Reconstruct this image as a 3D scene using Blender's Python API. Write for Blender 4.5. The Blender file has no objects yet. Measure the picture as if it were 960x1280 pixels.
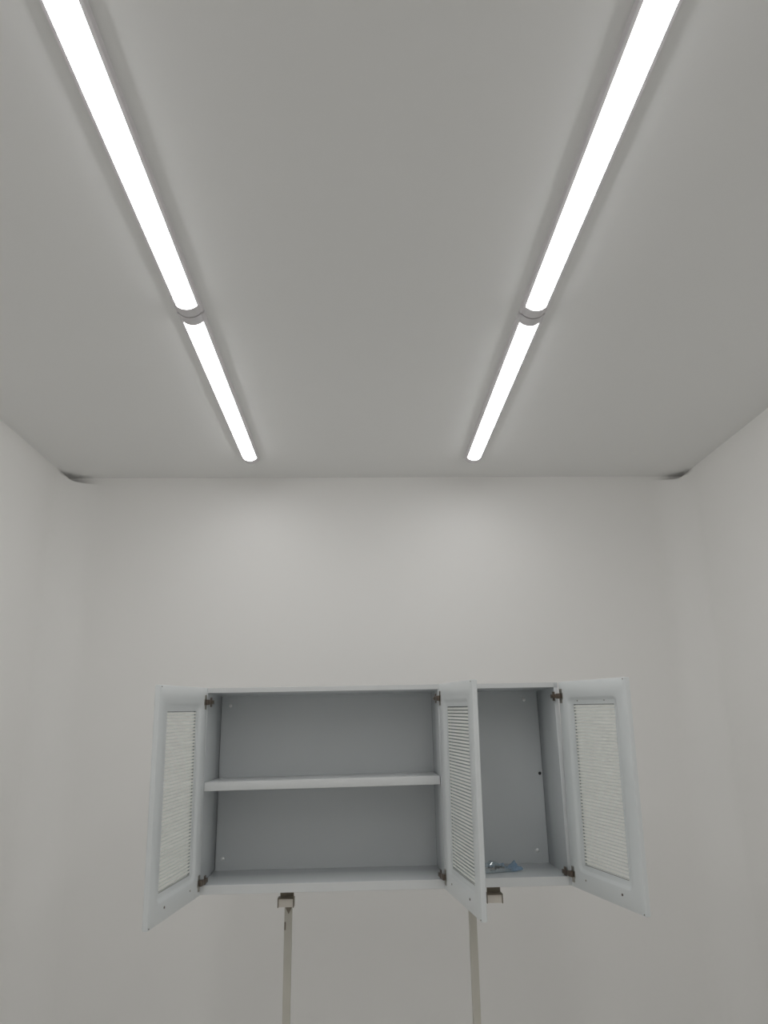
import bpy, bmesh, math, random
from mathutils import Vector, Matrix

# ------------------------------------------------------------------ camera
S = bpy.context.scene
C = S.collection
EYE = 1.60                                  # camera height above the floor
CEIL = EYE + 1.22                           # ceiling height
XL, XR, YB, YF = -1.453, 1.634, 3.556, -3.6 # room extents
yaw, pitch, roll = 0.0317, 0.2838, -0.0137
fwd = Vector((math.sin(yaw)*math.cos(pitch), math.cos(yaw)*math.cos(pitch), math.sin(pitch)))
rgt = Vector((math.cos(yaw), -math.sin(yaw), 0))
upv = rgt.cross(fwd)
r2 = math.cos(roll)*rgt + math.sin(roll)*upv
u2 = -math.sin(roll)*rgt + math.cos(roll)*upv
cam_data = bpy.data.cameras.new('camera')
cam_data.sensor_fit = 'VERTICAL'
cam_data.sensor_height = 36.0
cam_data.lens = 931.82/1280*36.0
cam_data.clip_start = 0.02
cam = bpy.data.objects.new('camera', cam_data)
C.objects.link(cam)
M = Matrix((( r2.x, u2.x, -fwd.x, 0), (r2.y, u2.y, -fwd.y, 0), (r2.z, u2.z, -fwd.z, 0), (0, 0, 0, 1)))
M.translation = Vector((0, 0, EYE))
cam.matrix_world = M
S.camera = cam

# ------------------------------------------------------------------ world, view
w = bpy.data.worlds.new('world')
S.world = w
w.use_nodes = True
w.node_tree.nodes['Background'].inputs[0].default_value = (0.05, 0.05, 0.05, 1)
w.node_tree.nodes['Background'].inputs[1].default_value = 0.2
S.view_settings.view_transform = 'Standard'
S.view_settings.look = 'None'
S.view_settings.gamma = 1.0
S.view_settings.use_curve_mapping = False
S.view_settings.exposure = 0.0
S.cycles.max_bounces = 16
S.cycles.diffuse_bounces = 12
S.cycles.transparent_max_bounces = 16
LAMP = 13.3                                 # emission of the lamp diffusers

# ------------------------------------------------------------------ materials
def mat(name, col, rough=0.5, metal=0.0, noise=0.03, nscale=6.0, bump=0.0, bscale=200.0, spec=0.5, coat=0.0):
    m = bpy.data.materials.new(name)
    m.use_nodes = True
    nt = m.node_tree
    b = nt.nodes['Principled BSDF']
    b.inputs['Roughness'].default_value = rough
    b.inputs['Metallic'].default_value = metal
    b.inputs['Specular IOR Level'].default_value = spec
    b.inputs['Coat Weight'].default_value = coat
    b.inputs['Coat Roughness'].default_value = 0.12
    tc = nt.nodes.new('ShaderNodeTexCoord')
    n = nt.nodes.new('ShaderNodeTexNoise')
    n.inputs['Scale'].default_value = nscale
    n.inputs['Detail'].default_value = 4
    nt.links.new(tc.outputs['Object'], n.inputs['Vector'])
    mx = nt.nodes.new('ShaderNodeMix')
    mx.data_type = 'RGBA'
    mx.inputs[6].default_value = (*[c*(1-noise) for c in col], 1)
    mx.inputs[7].default_value = (*[min(1, c*(1+noise)) for c in col], 1)
    nt.links.new(n.outputs['Fac'], mx.inputs[0])
    nt.links.new(mx.outputs[2], b.inputs['Base Color'])
    if bump:
        n2 = nt.nodes.new('ShaderNodeTexNoise')
        n2.inputs['Scale'].default_value = bscale
        n2.inputs['Detail'].default_value = 3
        nt.links.new(tc.outputs['Object'], n2.inputs['Vector'])
        bp = nt.nodes.new('ShaderNodeBump')
        bp.inputs['Strength'].default_value = bump
        bp.inputs['Distance'].default_value = 0.001
        nt.links.new(n2.outputs['Fac'], bp.inputs['Height'])
        nt.links.new(bp.outputs['Normal'], b.inputs['Normal'])
    return m

WALL = mat('wall_paint', (0.87, 0.862, 0.848), 0.6, noise=0.012, nscale=1.5, bump=0.08, bscale=160)
CEILM = mat('ceiling_panel', (0.79, 0.79, 0.78), 0.6, noise=0.012, nscale=1.2, bump=0.05, bscale=160)
FLOORM = mat('floor_vinyl', (0.76, 0.76, 0.755), 0.4, noise=0.08, nscale=8)
CAB = mat('cabinet_shaded', (0.60, 0.624, 0.638), 0.20, noise=0.012, nscale=4, coat=0.15)  # panel grey lowered to build the interior's shade into the colour
EDGE = mat('cabinet_edge_band', (0.70, 0.715, 0.72), 0.30, noise=0.012, nscale=4)
DOORM = mat('door_foil', (0.73, 0.76, 0.77), 0.34, noise=0.012, nscale=5, coat=0.1)
STEEL = mat('nickel', (0.42, 0.40, 0.36), 0.32, metal=1.0, noise=0.15, nscale=60)
BROWN = mat('brown_plastic', (0.11, 0.085, 0.065), 0.35, noise=0.2, nscale=60)
DARK = mat('dark_rubber', (0.035, 0.037, 0.037), 0.6, noise=0.1, nscale=60)
CAPM = mat('white_plastic', (0.90, 0.90, 0.88), 0.35, noise=0.01)
LAMPG = mat('lamp_housing', (0.66, 0.64, 0.655), 0.4, noise=0.02)
POSTM = mat('post_paint', (0.58, 0.56, 0.50), 0.5, noise=0.06, nscale=9)
CREAM = mat('cream_plate', (0.80, 0.75, 0.68), 0.5, noise=0.06, nscale=40)
OLIVE = mat('bracket_metal', (0.22, 0.19, 0.145), 0.45, noise=0.2, nscale=50)
BEIGED = mat('floor_skirting', (0.70, 0.69, 0.66), 0.5)

def lamp_material():
    m = bpy.data.materials.new('lamp_diffuser')
    m.use_nodes = True
    nt = m.node_tree
    nt.nodes.clear()
    e = nt.nodes.new('ShaderNodeEmission')
    e.inputs[0].default_value = (1.0, 0.998, 0.992, 1)
    e.inputs[1].default_value = LAMP
    o = nt.nodes.new('ShaderNodeOutputMaterial')
    nt.links.new(e.outputs[0], o.inputs[0])
    return m
GLOW = lamp_material()

STRIPE = 0.0121
def glass_material():
    """clear glass printed with frosted white horizontal stripes"""
    m = bpy.data.materials.new('striped_glass')
    m.use_nodes = True
    nt = m.node_tree
    nt.nodes.clear()
    N, Lk = nt.nodes.new, nt.links.new
    tc = N('ShaderNodeTexCoord'); sx = N('ShaderNodeSeparateXYZ'); Lk(tc.outputs['Object'], sx.inputs[0])
    dv = N('ShaderNodeMath'); dv.operation = 'DIVIDE'; dv.inputs[1].default_value = STRIPE; Lk(sx.outputs['Z'], dv.inputs[0])
    fr = N('ShaderNodeMath'); fr.operation = 'FRACT'; Lk(dv.outputs[0], fr.inputs[0])
    gt = N('ShaderNodeMath'); gt.operation = 'GREATER_THAN'; gt.inputs[1].default_value = 0.37; Lk(fr.outputs[0], gt.inputs[0])
    tr = N('ShaderNodeBsdfTransparent'); tr.inputs[0].default_value = (0.97, 0.985, 0.98, 1)
    gl = N('ShaderNodeBsdfGlossy'); gl.inputs['Roughness'].default_value = 0.08
    fn = N('ShaderNodeFresnel'); fn.inputs[0].default_value = 1.4
    clear = N('ShaderNodeMixShader'); Lk(fn.outputs[0], clear.inputs[0]); Lk(tr.outputs[0], clear.inputs[1]); Lk(gl.outputs[0], clear.inputs[2])
    df = N('ShaderNodeBsdfDiffuse'); df.inputs[0].default_value = (0.95, 0.955, 0.925, 1)
    tl = N('ShaderNodeBsdfTranslucent'); tl.inputs[0].default_value = (0.95, 0.955, 0.925, 1)
    fro = N('ShaderNodeMixShader'); fro.inputs[0].default_value = 0.48; Lk(df.outputs[0], fro.inputs[1]); Lk(tl.outputs[0], fro.inputs[2])
    mx = N('ShaderNodeMixShader'); Lk(gt.outputs[0], mx.inputs[0]); Lk(clear.outputs[0], mx.inputs[1]); Lk(fro.outputs[0], mx.inputs[2])
    o = N('ShaderNodeOutputMaterial'); Lk(mx.outputs[0], o.inputs[0])
    return m
GLASS = glass_material()

def clear_material():
    m = bpy.data.materials.new('clear_glass')
    m.use_nodes = True
    nt = m.node_tree
    nt.nodes.clear()
    N, Lk = nt.nodes.new, nt.links.new
    tr = N('ShaderNodeBsdfTransparent'); tr.inputs[0].default_value = (0.96, 0.985, 0.98, 1)
    gl = N('ShaderNodeBsdfGlossy'); gl.inputs['Roughness'].default_value = 0.03
    mx = N('ShaderNodeMixShader'); mx.inputs[0].default_value = 0.04; Lk(tr.outputs[0], mx.inputs[1]); Lk(gl.outputs[0], mx.inputs[2])
    o = N('ShaderNodeOutputMaterial'); Lk(mx.outputs[0], o.inputs[0])
    return m
CLEAR = clear_material()

def film_material(name, dcol, dmix, body):
    m = bpy.data.materials.new(name)
    m.use_nodes = True
    nt = m.node_tree
    nt.nodes.clear()
    N, Lk = nt.nodes.new, nt.links.new
    tr = N('ShaderNodeBsdfTransparent'); tr.inputs[0].default_value = (0.90, 0.95, 0.97, 1)
    gl = N('ShaderNodeBsdfGlossy'); gl.inputs['Roughness'].default_value = 0.12
    df = N('ShaderNodeBsdfDiffuse'); df.inputs[0].default_value = (*dcol, 1)
    m1 = N('ShaderNodeMixShader'); m1.inputs[0].default_value = dmix; Lk(gl.outputs[0], m1.inputs[1]); Lk(df.outputs[0], m1.inputs[2])
    m2 = N('ShaderNodeMixShader'); m2.inputs[0].default_value = body; Lk(tr.outputs[0], m2.inputs[1]); Lk(m1.outputs[0], m2.inputs[2])
    o = N('ShaderNodeOutputMaterial'); Lk(m2.outputs[0], o.inputs[0])
    return m
FILM = film_material('clear_film', (0.62, 0.70, 0.74), 0.35, 0.34)
BLUE = film_material('blue_film', (0.24, 0.42, 0.64), 0.70, 0.55)

# ------------------------------------------------------------------ mesh helpers
def add_box(bm, x0, x1, y0, y1, z0, z1, bev=0.0, seg=2):
    r = bmesh.ops.create_cube(bm, size=1.0)
    vs = r['verts']
    for v in vs:
        v.co = Vector((x0 + (v.co.x+.5)*(x1-x0), y0 + (v.co.y+.5)*(y1-y0), z0 + (v.co.z+.5)*(z1-z0)))
    if bev:
        es = list({e for v in vs for e in v.link_edges})
        bmesh.ops.bevel(bm, geom=es, offset=bev, segments=seg, affect='EDGES', profile=0.5)

def add_cyl(bm, center, axis, r, depth, seg=16, r2=None):
    q = Vector((0, 0, 1)).rotation_difference(Vector(axis).normalized()).to_matrix().to_4x4()
    bmesh.ops.create_cone(bm, cap_ends=True, segments=seg, radius1=r, radius2=r if r2 is None else r2, depth=depth,
                          matrix=Matrix.Translation(Vector(center)) @ q)

def link(name, bm, m, parent=None, smooth=True, loc=None):
    me = bpy.data.meshes.new(name)
    bmesh.ops.recalc_face_normals(bm, faces=bm.faces)
    bm.to_mesh(me); bm.free()
    me.materials.append(m)
    if smooth:
        for p in me.polygons: p.use_smooth = True
        me.set_sharp_from_angle(angle=math.radians(35))
    o = bpy.data.objects.new(name, me)
    C.objects.link(o)
    if parent: o.parent = parent
    if loc: o.location = loc
    return o

def box(name, m, x0, x1, y0, y1, z0, z1, parent=None, bev=0.0):
    bm = bmesh.new()
    add_box(bm, x0, x1, y0, y1, z0, z1, bev)
    return link(name, bm, m, parent)

def tag(o, label, cat, group=None):
    o['label'] = label; o['category'] = cat
    if group: o['group'] = group
    return o

def structure(o):
    o['kind'] = 'structure'
    return o

def empty(name, loc):
    o = bpy.data.objects.new(name, None)
    o.empty_display_size = 0.1
    C.objects.link(o)
    o.location = loc
    return o

def copy_tree(o, parent=None):
    c = o.copy(); C.objects.link(c)
    if parent: c.parent = parent
    for ch in list(o.children): copy_tree(ch, c)
    return c

# ------------------------------------------------------------------ room shell
T = 0.08
structure(box('floor', FLOORM, XL-T, XR+T, YF-T, YB+T, -T, 0))
structure(box('ceiling', CEILM, XL-T, XR+T, YF-T, YB+T, CEIL, CEIL+T))
structure(box('wall_left', WALL, XL-T, XL, YF-T, YB+T, 0, CEIL))
structure(box('wall_right', WALL, XR, XR+T, YF-T, YB+T, 0, CEIL))
structure(box('wall_back', WALL, XL, XR, YB, YB+T, 0, CEIL))
structure(box('wall_front', WALL, XL, XR, YF-T, YF, 0, CEIL))

def corner_cove(name, cx, sx, r, drops):
    """curved corner post between a side wall and the back wall; its top edge
    stops a little short of the ceiling. drops: ceiling gap from side wall to back wall"""
    bm = bmesh.new()
    n = 28
    e = 0.0015
    rows = []
    for i in range(n+1):
        t = i/n
        a = t*math.pi/2
        k = t*(len(drops)-1); j = min(int(k), len(drops)-2); f = k-j
        f = f*f*(3-2*f)
        zt = CEIL - (drops[j]*(1-f) + drops[j+1]*f)
        q = []
        for e in (.0002, -.0012):            # room side and hidden side of the shell
            px = cx - sx*(r - (r-e)*math.cos(a))
            py = YB - r + (r-e)*math.sin(a)
            q += [bm.verts.new((px, py, 0.0)), bm.verts.new((px, py, zt))]
        rows.append(q)
    for p, q in zip(rows, rows[1:]):
        bm.faces.new((p[0], q[0], q[1], p[1]))
        bm.faces.new((p[2], p[3], q[3], q[2]))
        bm.faces.new((p[1], q[1], q[3], p[3]))
        bm.faces.new((p[0], p[2], q[2], q[0]))
    for p in (rows[0], rows[-1]): bm.faces.new((p[0], p[1], p[3], p[2]))
    return structure(link(name, bm, WALL))

corner_cove('trim_1', XL, -1, 0.170, (0.001, 0.020, 0.034, 0.034, 0.033))
corner_cove('trim_2', XR, 1, 0.165, (0.001, 0.021, 0.029, 0.024, 0.018))

# ------------------------------------------------------------------ ceiling lamps
def make_lamp():
    root = empty('ceiling_lamp', (0, 0, 0))
    L, cap = 1.281, 0.0415
    # housing: low trapezoid channel under the ceiling
    def prism(prof, y0, y1):
        bm = bmesh.new()
        a = [bm.verts.new((x, y0, z)) for x, z in prof]
        b = [bm.verts.new((x, y1, z)) for x, z in prof]
        for i in range(len(prof)):
            j = (i+1) % len(prof)
            bm.faces.new((a[i], a[j], b[j], b[i]))
        bm.faces.new(a); bm.faces.new(list(reversed(b)))
        return bm
    body = [(-.041, 0), (.041, 0), (.041, -.006), (.038, -.013), (.0315, -.0150), (-.0315, -.0150), (-.038, -.013), (-.041, -.006)]
    link('housing', prism(body, 0.002, L-0.002), LAMPG, root)
    def arc(hw, z0, sag, n=14):
        R = (hw*hw + sag*sag)/(2*sag)
        pts = []
        for i in range(n+1):
            x = -hw + 2*hw*i/n
            pts.append((x, z0 - (math.sqrt(R*R - x*x) - (R - sag))))
        return pts
    pr = arc(.0305, -.0148, .0105)
    link('diffuser', prism(pr, cap+.0005, L-cap-.0005), GLOW, root)
    capp = arc(.0335, -.0130, .0165)
    capp = [(.0375, -.0005)] + [(-.0375, -.0005)] + [(-.0375, -.0115)] + capp + [(.0375, -.0115)]
    link('end_cap', prism(capp, 0, cap), LAMPG, root)
    link('end_cap', prism(capp, L-cap, L), LAMPG, root)
    return root

lamp = make_lamp()
spots = [(-0.5104, 1.997, 'far left white batten lamp, lit, ending just short of the back wall'),
         (-0.5104, 0.710, 'near left lit white batten lamp running out of the top of the photo'),
         (0.5237, 1.997, 'far right white batten lamp, lit, ending just short of the back wall'),
         (0.5237, 0.710, 'near right lit white batten lamp running out of the top of the photo')]
for x, side in ((-0.5104, 'left'), (0.5237, 'right')):      # unseen lamps added behind the camera for fill, in line with the rows
    spots.append((x, -0.577, side + ' lit white batten lamp added overhead just behind the viewpoint for fill, in line with the row'))
    spots.append((x, -1.864, side + ' lit white batten lamp added furthest behind the viewpoint for fill, in line with the row'))
for i, (x, y, lab) in enumerate(spots):
    o = lamp if i == 0 else copy_tree(lamp)
    o.location = (x, y, CEIL)
    tag(o, lab, 'ceiling lamp', 'lit batten lamps on the ceiling')

# ------------------------------------------------------------------ wall cabinet
TILT = 0.0051
CX = 0.095                                  # centre of the cabinet
H = 0.786
YFRONT, YBACK = 3.230, 3.553
SIZE = 0.81                                 # the cabinet and its door sizes below are drawn 1 : 0.81
ZBOT = EYE - 0.4915                         # underside of the cabinet
cab = empty('wall_cabinet', (CX*SIZE, 2.878, ZBOT))
cab.scale = (SIZE,)*3
cab.rotation_euler = (0, -TILT, 0)
tag(cab, 'long white cabinet with three open striped glass doors, carried on two thin posts', 'cabinet')
def X(x): return x - CX
D0, D1 = YFRONT-YBACK, 0.0                  # local y of the front and the back
xl0, xl1 = X(-.659), X(-.641)               # left side panel
xr0, xr1 = X(.817), X(.835)
xd0, xd1 = X(.3225), X(.3405)               # divider
TB, TT = 0.034, 0.020                       # bottom and top board thickness
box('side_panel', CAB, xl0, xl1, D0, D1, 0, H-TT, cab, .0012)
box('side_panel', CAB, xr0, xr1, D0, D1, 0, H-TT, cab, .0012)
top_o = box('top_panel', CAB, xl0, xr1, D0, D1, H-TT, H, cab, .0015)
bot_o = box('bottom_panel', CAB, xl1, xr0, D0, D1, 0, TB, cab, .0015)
for o, z0, z1 in ((top_o, H-TT+.001, H-.001), (bot_o, .001, TB-.001)):
    box('edge_band', EDGE, xl1, xr0, D0-.0009, D0+.0004, z0, z1, o)  # lighter fronts, since the panel colour carries the interior shade
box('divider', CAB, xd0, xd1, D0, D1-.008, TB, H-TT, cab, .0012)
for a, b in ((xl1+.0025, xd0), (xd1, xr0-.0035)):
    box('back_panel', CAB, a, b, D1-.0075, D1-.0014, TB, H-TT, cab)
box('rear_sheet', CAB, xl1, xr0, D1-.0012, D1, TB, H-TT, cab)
sh = box('shelf', EDGE, -(xd0-xl1)/2+.001, (xd0-xl1)/2-.004, D0+.001, D1-.010, -.033, 0, cab, .0015)
sh.location = ((xd0+xl1)/2, 0, 0.4165)
sh.rotation_euler = (0, -.0075, 0)

# white screw caps, one dark knob
CHROME = mat('polished_cap', (0.97, 0.97, 0.96), 0.42, metal=0.6, noise=0.01)
def cap(x, z, m=CHROME, r=.0085, name='screw_cap'):
    bm = bmesh.new()                        # low polished dome
    bmesh.ops.create_uvsphere(bm, u_segments=16, v_segments=10, radius=r)
    for v in list(bm.verts):
        v.co.y *= .7
        if v.co.y > .0005: v.co.y = .0005
    return link(name, bm, m, cab, loc=(x, D1-.0075, z))
for x, z in ((-.600, .724), (-.609, .080), (.754, .728), (.768, .084)):
    cap(X(x), z)
k = cap(xr0+CX-.014-CX, .404, DARK, .007, 'knob')
k['label'] = 'dark round knob in the back corner'

# doors ------------------------------------------------------------
DW, DH, DT = 0.4873, 0.786, 0.020
def ring_faces(bm, a, b):
    n = len(a)
    for i in range(n):
        j = (i+1) % n
        bm.faces.new((a[i], a[j], b[j], b[i]))

def rrect(u0, u1, z0, z1, r, y, bm, n=6):
    out = []
    for cx, cz, a0 in ((u1-r, z1-r, 0), (u0+r, z1-r, 90), (u0+r, z0+r, 180), (u1-r, z0+r, 270)):
        for i in range(n+1):
            a = math.radians(a0 + 90*i/n)
            out.append(bm.verts.new((cx + r*math.cos(a), y, cz + r*math.sin(a))))
    return out

GU0, GU1, GZ0, GZ1 = .098, .392, .093, .694   # visible glass
def make_door(s, extra_screws=False):
    """origin at the hinge edge of the inner face; x along the leaf; inner face at y=0, body towards -s*y"""
    def Y(d): return -s*d                    # d = depth below the inner face
    bm = bmesh.new()
    loops = [
        rrect(.0, DW, .0, DH, .003, Y(DT-.003), bm),
        rrect(.0, DW, .0, DH, .003, Y(.003), bm),
        rrect(.0008, DW-.0008, .0008, DH-.0008, .003, Y(.0010), bm),
        rrect(.003, DW-.003, .003, DH-.003, .003, Y(0), bm),
        rrect(.062, DW-.062, .062, DH-.062, .030, Y(0), bm),
        rrect(.066, DW-.066, .066, DH-.066, .026, Y(.0012), bm),
        rrect(.074, DW-.074, .073, DH-.073, .020, Y(.0068), bm),
        rrect(.080, DW-.080, .078, DH-.078, .015, Y(.0082), bm),
        rrect(GU0, DW-GU0+.003, GZ0, GZ1, .004, Y(.0090), bm),
        rrect(GU0, DW-GU0+.003, GZ0, GZ1, .004, Y(DT), bm),
        rrect(.003, DW-.003, .003, DH-.003, .003, Y(DT), bm),
    ]
    for a, b in zip(loops, loops[1:]): ring_faces(bm, a, b)
    ring_faces(bm, loops[-1], loops[0])
    door = link('door', bm, DOORM, cab)
    g1 = DW-GU0+.003
    # glass, inset a hair into the opening
    lo, hi = sorted((Y(.0100), Y(.0130)))
    g = box('glass', GLASS, GU0+.0002, g1-.0002, lo, hi, GZ0+.0002, GZ1-.0002, door)
    g.data.materials.append(CLEAR)
    for f in g.data.polygons:               # the stripes are printed on the inner face only
        f.material_index = 0 if f.normal.y*s > .9 else 1
    # dark gasket just behind the glass rim
    bm = bmesh.new()
    a = rrect(GU0+.0002, g1-.0002, GZ0+.0002, GZ1-.0002, .003, Y(.0133), bm)
    b = rrect(GU0+.0026, g1-.0022, GZ0+.0024, GZ1-.0024, .003, Y(.0133), bm)
    c = rrect(GU0+.0026, g1-.0022, GZ0+.0024, GZ1-.0024, .003, Y(.0150), bm)
    d = rrect(GU0+.0002, g1-.0002, GZ0+.0002, GZ1-.0002, .003, Y(.0150), bm)
    ring_faces(bm, a, b); ring_faces(bm, b, c); ring_faces(bm, c, d); ring_faces(bm, d, a)
    # thin bead of it in front of the glass along the top and the bottom
    for z0, z1 in ((GZ0+.0002, GZ0+.0014), (GZ1-.0014, GZ1-.0002)):
        lo, hi = sorted((Y(.0092), Y(.0099)))
        add_box(bm, GU0+.001, g1-.001, lo, hi, z0, z1)
    link('gasket', bm, DARK, door)
    # hinges: steel plate with a cup on the leaf, brown arm into the cabinet
    for zc in (.047, .728):
        bm = bmesh.new()
        y0, y1 = sorted((Y(0), Y(-.0022)))
        add_box(bm, .006, .034, y0, y1, -.0125, .0125, .0006, 1)
        add_box(bm, .010, .028, y0, y1, -.029, .029, .0006, 1)
        for q in (-.024, .024):
            add_cyl(bm, (.019, Y(-.0028), q), (0, 1, 0), .0036, .0014, 12)
        link('hinge_plate', bm, STEEL, door, loc=(0, 0, zc))
        bm = bmesh.new()
        y0, y1 = sorted((Y(-.0022), Y(-.0135)))
        add_box(bm, -.006, .026, y0, y1, -.0105, .0105, .002, 2)
        y0, y1 = sorted((Y(-.006), Y(-.0150)))
        add_box(bm, -.046, -.004, y0, y1, -.0080, .0080, .0018, 2)
        y0, y1 = sorted((Y(-.005), Y(-.0085)))
        add_box(bm, -.040, -.022, y0, y1, -.019, .019, .001, 1)
        add_cyl(bm, (-.030, Y(-.0155), 0), (0, 1, 0), .0035, .002, 12)
        link('hinge_arm', bm, BROWN, door, loc=(0, 0, zc))
    # small dark screws along the bottom rail and at the free corners
    pts = [(.112, .041, .0036), (.355, .042, .0044), (DW-.014, DH-.006, .0022), (DW-.009, .006, .0022)]
    if extra_screws: pts += [(.140, .7075, .0022), (.335, .7075, .0022)]
    for i, (u, z, r) in enumerate(pts):
        dep = 0 if i < 4 else .0040
        bm = bmesh.new()
        add_cyl(bm, (0, Y(dep-.0006), 0), (0, 1, 0), r, .0018, 12)
        if i < 2: add_cyl(bm, (0, Y(dep-.0016), 0), (0, 1, 0), r*.55, .0012, 10)
        link('screw', bm, BROWN if i != 0 else STEEL, door, loc=(u, 0, z))
    return door

SAG = 0.0267
def place_door(d, xh, dx):
    dy = math.sqrt(DW**2 - dx**2)
    d.location = (X(xh), 3.2175-YBACK, 0)
    d.rotation_euler = (0, SAG, math.atan2(-dy, dx))
place_door(make_door(1), -.6342, -.0695)
place_door(make_door(-1), .321, .0709)
place_door(make_door(-1, True), .8234, .1227)

# ------------------------------------------------------------------ bag of fittings in the right bay
random.seed(5)
bag = empty('plastic_bag', (.438, 2.735, ZBOT+SIZE*(TB+TILT*.48)))
bag.scale = (SIZE, SIZE, SIZE*1.2)
bag.rotation_euler = (0, -TILT, math.radians(12))
tag(bag, 'crumpled clear plastic bag with blue edges holding metal fittings inside the right bay', 'bag')
def sheet(nx, ny, fx):
    bm = bmesh.new()
    g = [[bm.verts.new(fx(i/nx, j/ny)) for j in range(ny+1)] for i in range(nx+1)]
    for i in range(nx):
        for j in range(ny):
            bm.faces.new((g[i][j], g[i+1][j], g[i+1][j+1], g[i][j+1]))
    return bm
rnd = [[random.uniform(-1, 1) for _ in range(20)] for _ in range(20)]
def top(u, v):
    x, y = -.075 + .15*u, -.05 + .10*v
    bulge = (math.sin(math.pi*u)*math.sin(math.pi*v))**.6
    k = rnd[int(u*14)][int(v*10)]
    return (x + .003*k, y, .003 + .026*bulge*(1+.30*k)*(1.15-.5*u))
def bottom(u, v):
    x, y = -.075 + .15*u, -.05 + .10*v
    return (x, y, .0012)
b1 = sheet(14, 10, top)
fl = link('film', b1, FILM, bag, smooth=False)
b2 = sheet(10, 8, bottom)
link('film_underside', b2, FILM, bag)
def seal(u, v):                             # crimped blue seal, curling up
    x = .070 + .042*u
    y = -.052 + .10*v
    return (x, y, .002 + .004*u*(1+math.sin(9*v)) + .016*u*u*v + .0012*math.sin(30*v))
o = link('blue_seal', sheet(5, 16, seal), BLUE, bag, smooth=False)
o['label'] = 'blue printed edge of the bag'
md = o.modifiers.new('t', 'SOLIDIFY'); md.thickness = .0006
o = link('blue_seal', sheet(10, 3, lambda u, v: (-.07+.14*u, .046+.012*v, .004+.009*v+.003*math.sin(14*u)*v)), BLUE, bag, smooth=False)
md = o.modifiers.new('t', 'SOLIDIFY'); md.thickness = .0006
for i in range(7):
    bm = bmesh.new()
    add_cyl(bm, (0, 0, 0), (0, 0, 1), .0026, .026, 10)
    add_cyl(bm, (0, 0, .0135), (0, 0, 1), .0055, .003, 12)
    o = link('screw', bm, STEEL if i % 2 else BROWN, bag, loc=(-.045+.013*i, random.uniform(-.022, .015), .008 + .003*(i % 3)))
    o.rotation_euler = (math.pi/2 + random.uniform(-.15, .15), 0, random.uniform(0, 6))

# ------------------------------------------------------------------ posts and brackets under the cabinet
def post(x, ztop, label, slot):
    """25 mm square tube standing on the floor"""
    root = empty('support_post', (x, 2.857, 0))
    tag(root, label, 'post', 'posts carrying the cabinet')
    hw = .0126
    bm = bmesh.new()
    add_box(bm, -hw, hw, -.0125, .0125, 0.0, ztop, .0012, 2)
    link('tube', bm, POSTM, root)
    if slot:
        bm = bmesh.new()
        add_box(bm, -hw+.0004, -hw+.0056, -.0135, -.0120, ztop-.070, ztop-.045, .0005, 1)
        link('slot', bm, OLIVE, root)
        bm = bmesh.new()                    # dark folded tongue at the top of the tube
        vs = [bm.verts.new(p) for p in ((-hw+.003, -.0128, ztop), (hw, -.0128, ztop), (.002, -.0128, ztop-.021),
                                        (-hw+.003, -.016, ztop), (hw, -.016, ztop), (.002, -.0142, ztop-.021))]
        for f in ((0, 1, 2), (5, 4, 3), (0, 3, 4, 1), (1, 4, 5, 2), (2, 5, 3, 0)): bm.faces.new([vs[i] for i in f])
        link('tongue', bm, OLIVE, root, smooth=False)
    return root
post(-.2572, EYE-.5815, 'slim olive grey post under the left bay, with a small bracket on its top', True)
post(.3779, ZBOT-.001+.0014, 'slim olive grey post running down behind the open middle door', False)

def bracket(x, label, dz=0.0):
    """U shaped metal holder with a cream block in it, hung from the underside of the cabinet"""
    root = empty('support_bracket', (x, 2.865, EYE-.581))
    tag(root, label, 'bracket', 'brackets under the cabinet')
    hw = .028
    bm = bmesh.new()
    add_box(bm, -hw+.003, hw-.003, -.031, .003, .0015, .0265, .0012, 2)
    link('block', bm, CREAM, root)
    bm = bmesh.new()
    add_box(bm, -hw, -hw+.0028, -.033, .004, 0.0, .0275, .0005, 1)
    add_box(bm, hw-.0028, hw, -.033, .004, 0.0, .0275, .0005, 1)
    add_box(bm, -hw, hw, -.033, .004, .0272, .0300, .0005, 1)
    link('clamp', bm, OLIVE, root)
    bm = bmesh.new()
    add_box(bm, -hw+.006, hw-.003, -.001, .003, .0295, .0893+dz, .0005, 1)
    link('back_plate', bm, OLIVE, root)
    return root
bracket(-.2653, 'small dark edged cream bracket on top of the left post')
bracket(.4548, 'small dark edged cream bracket under the right bay beside the middle door', .0025)
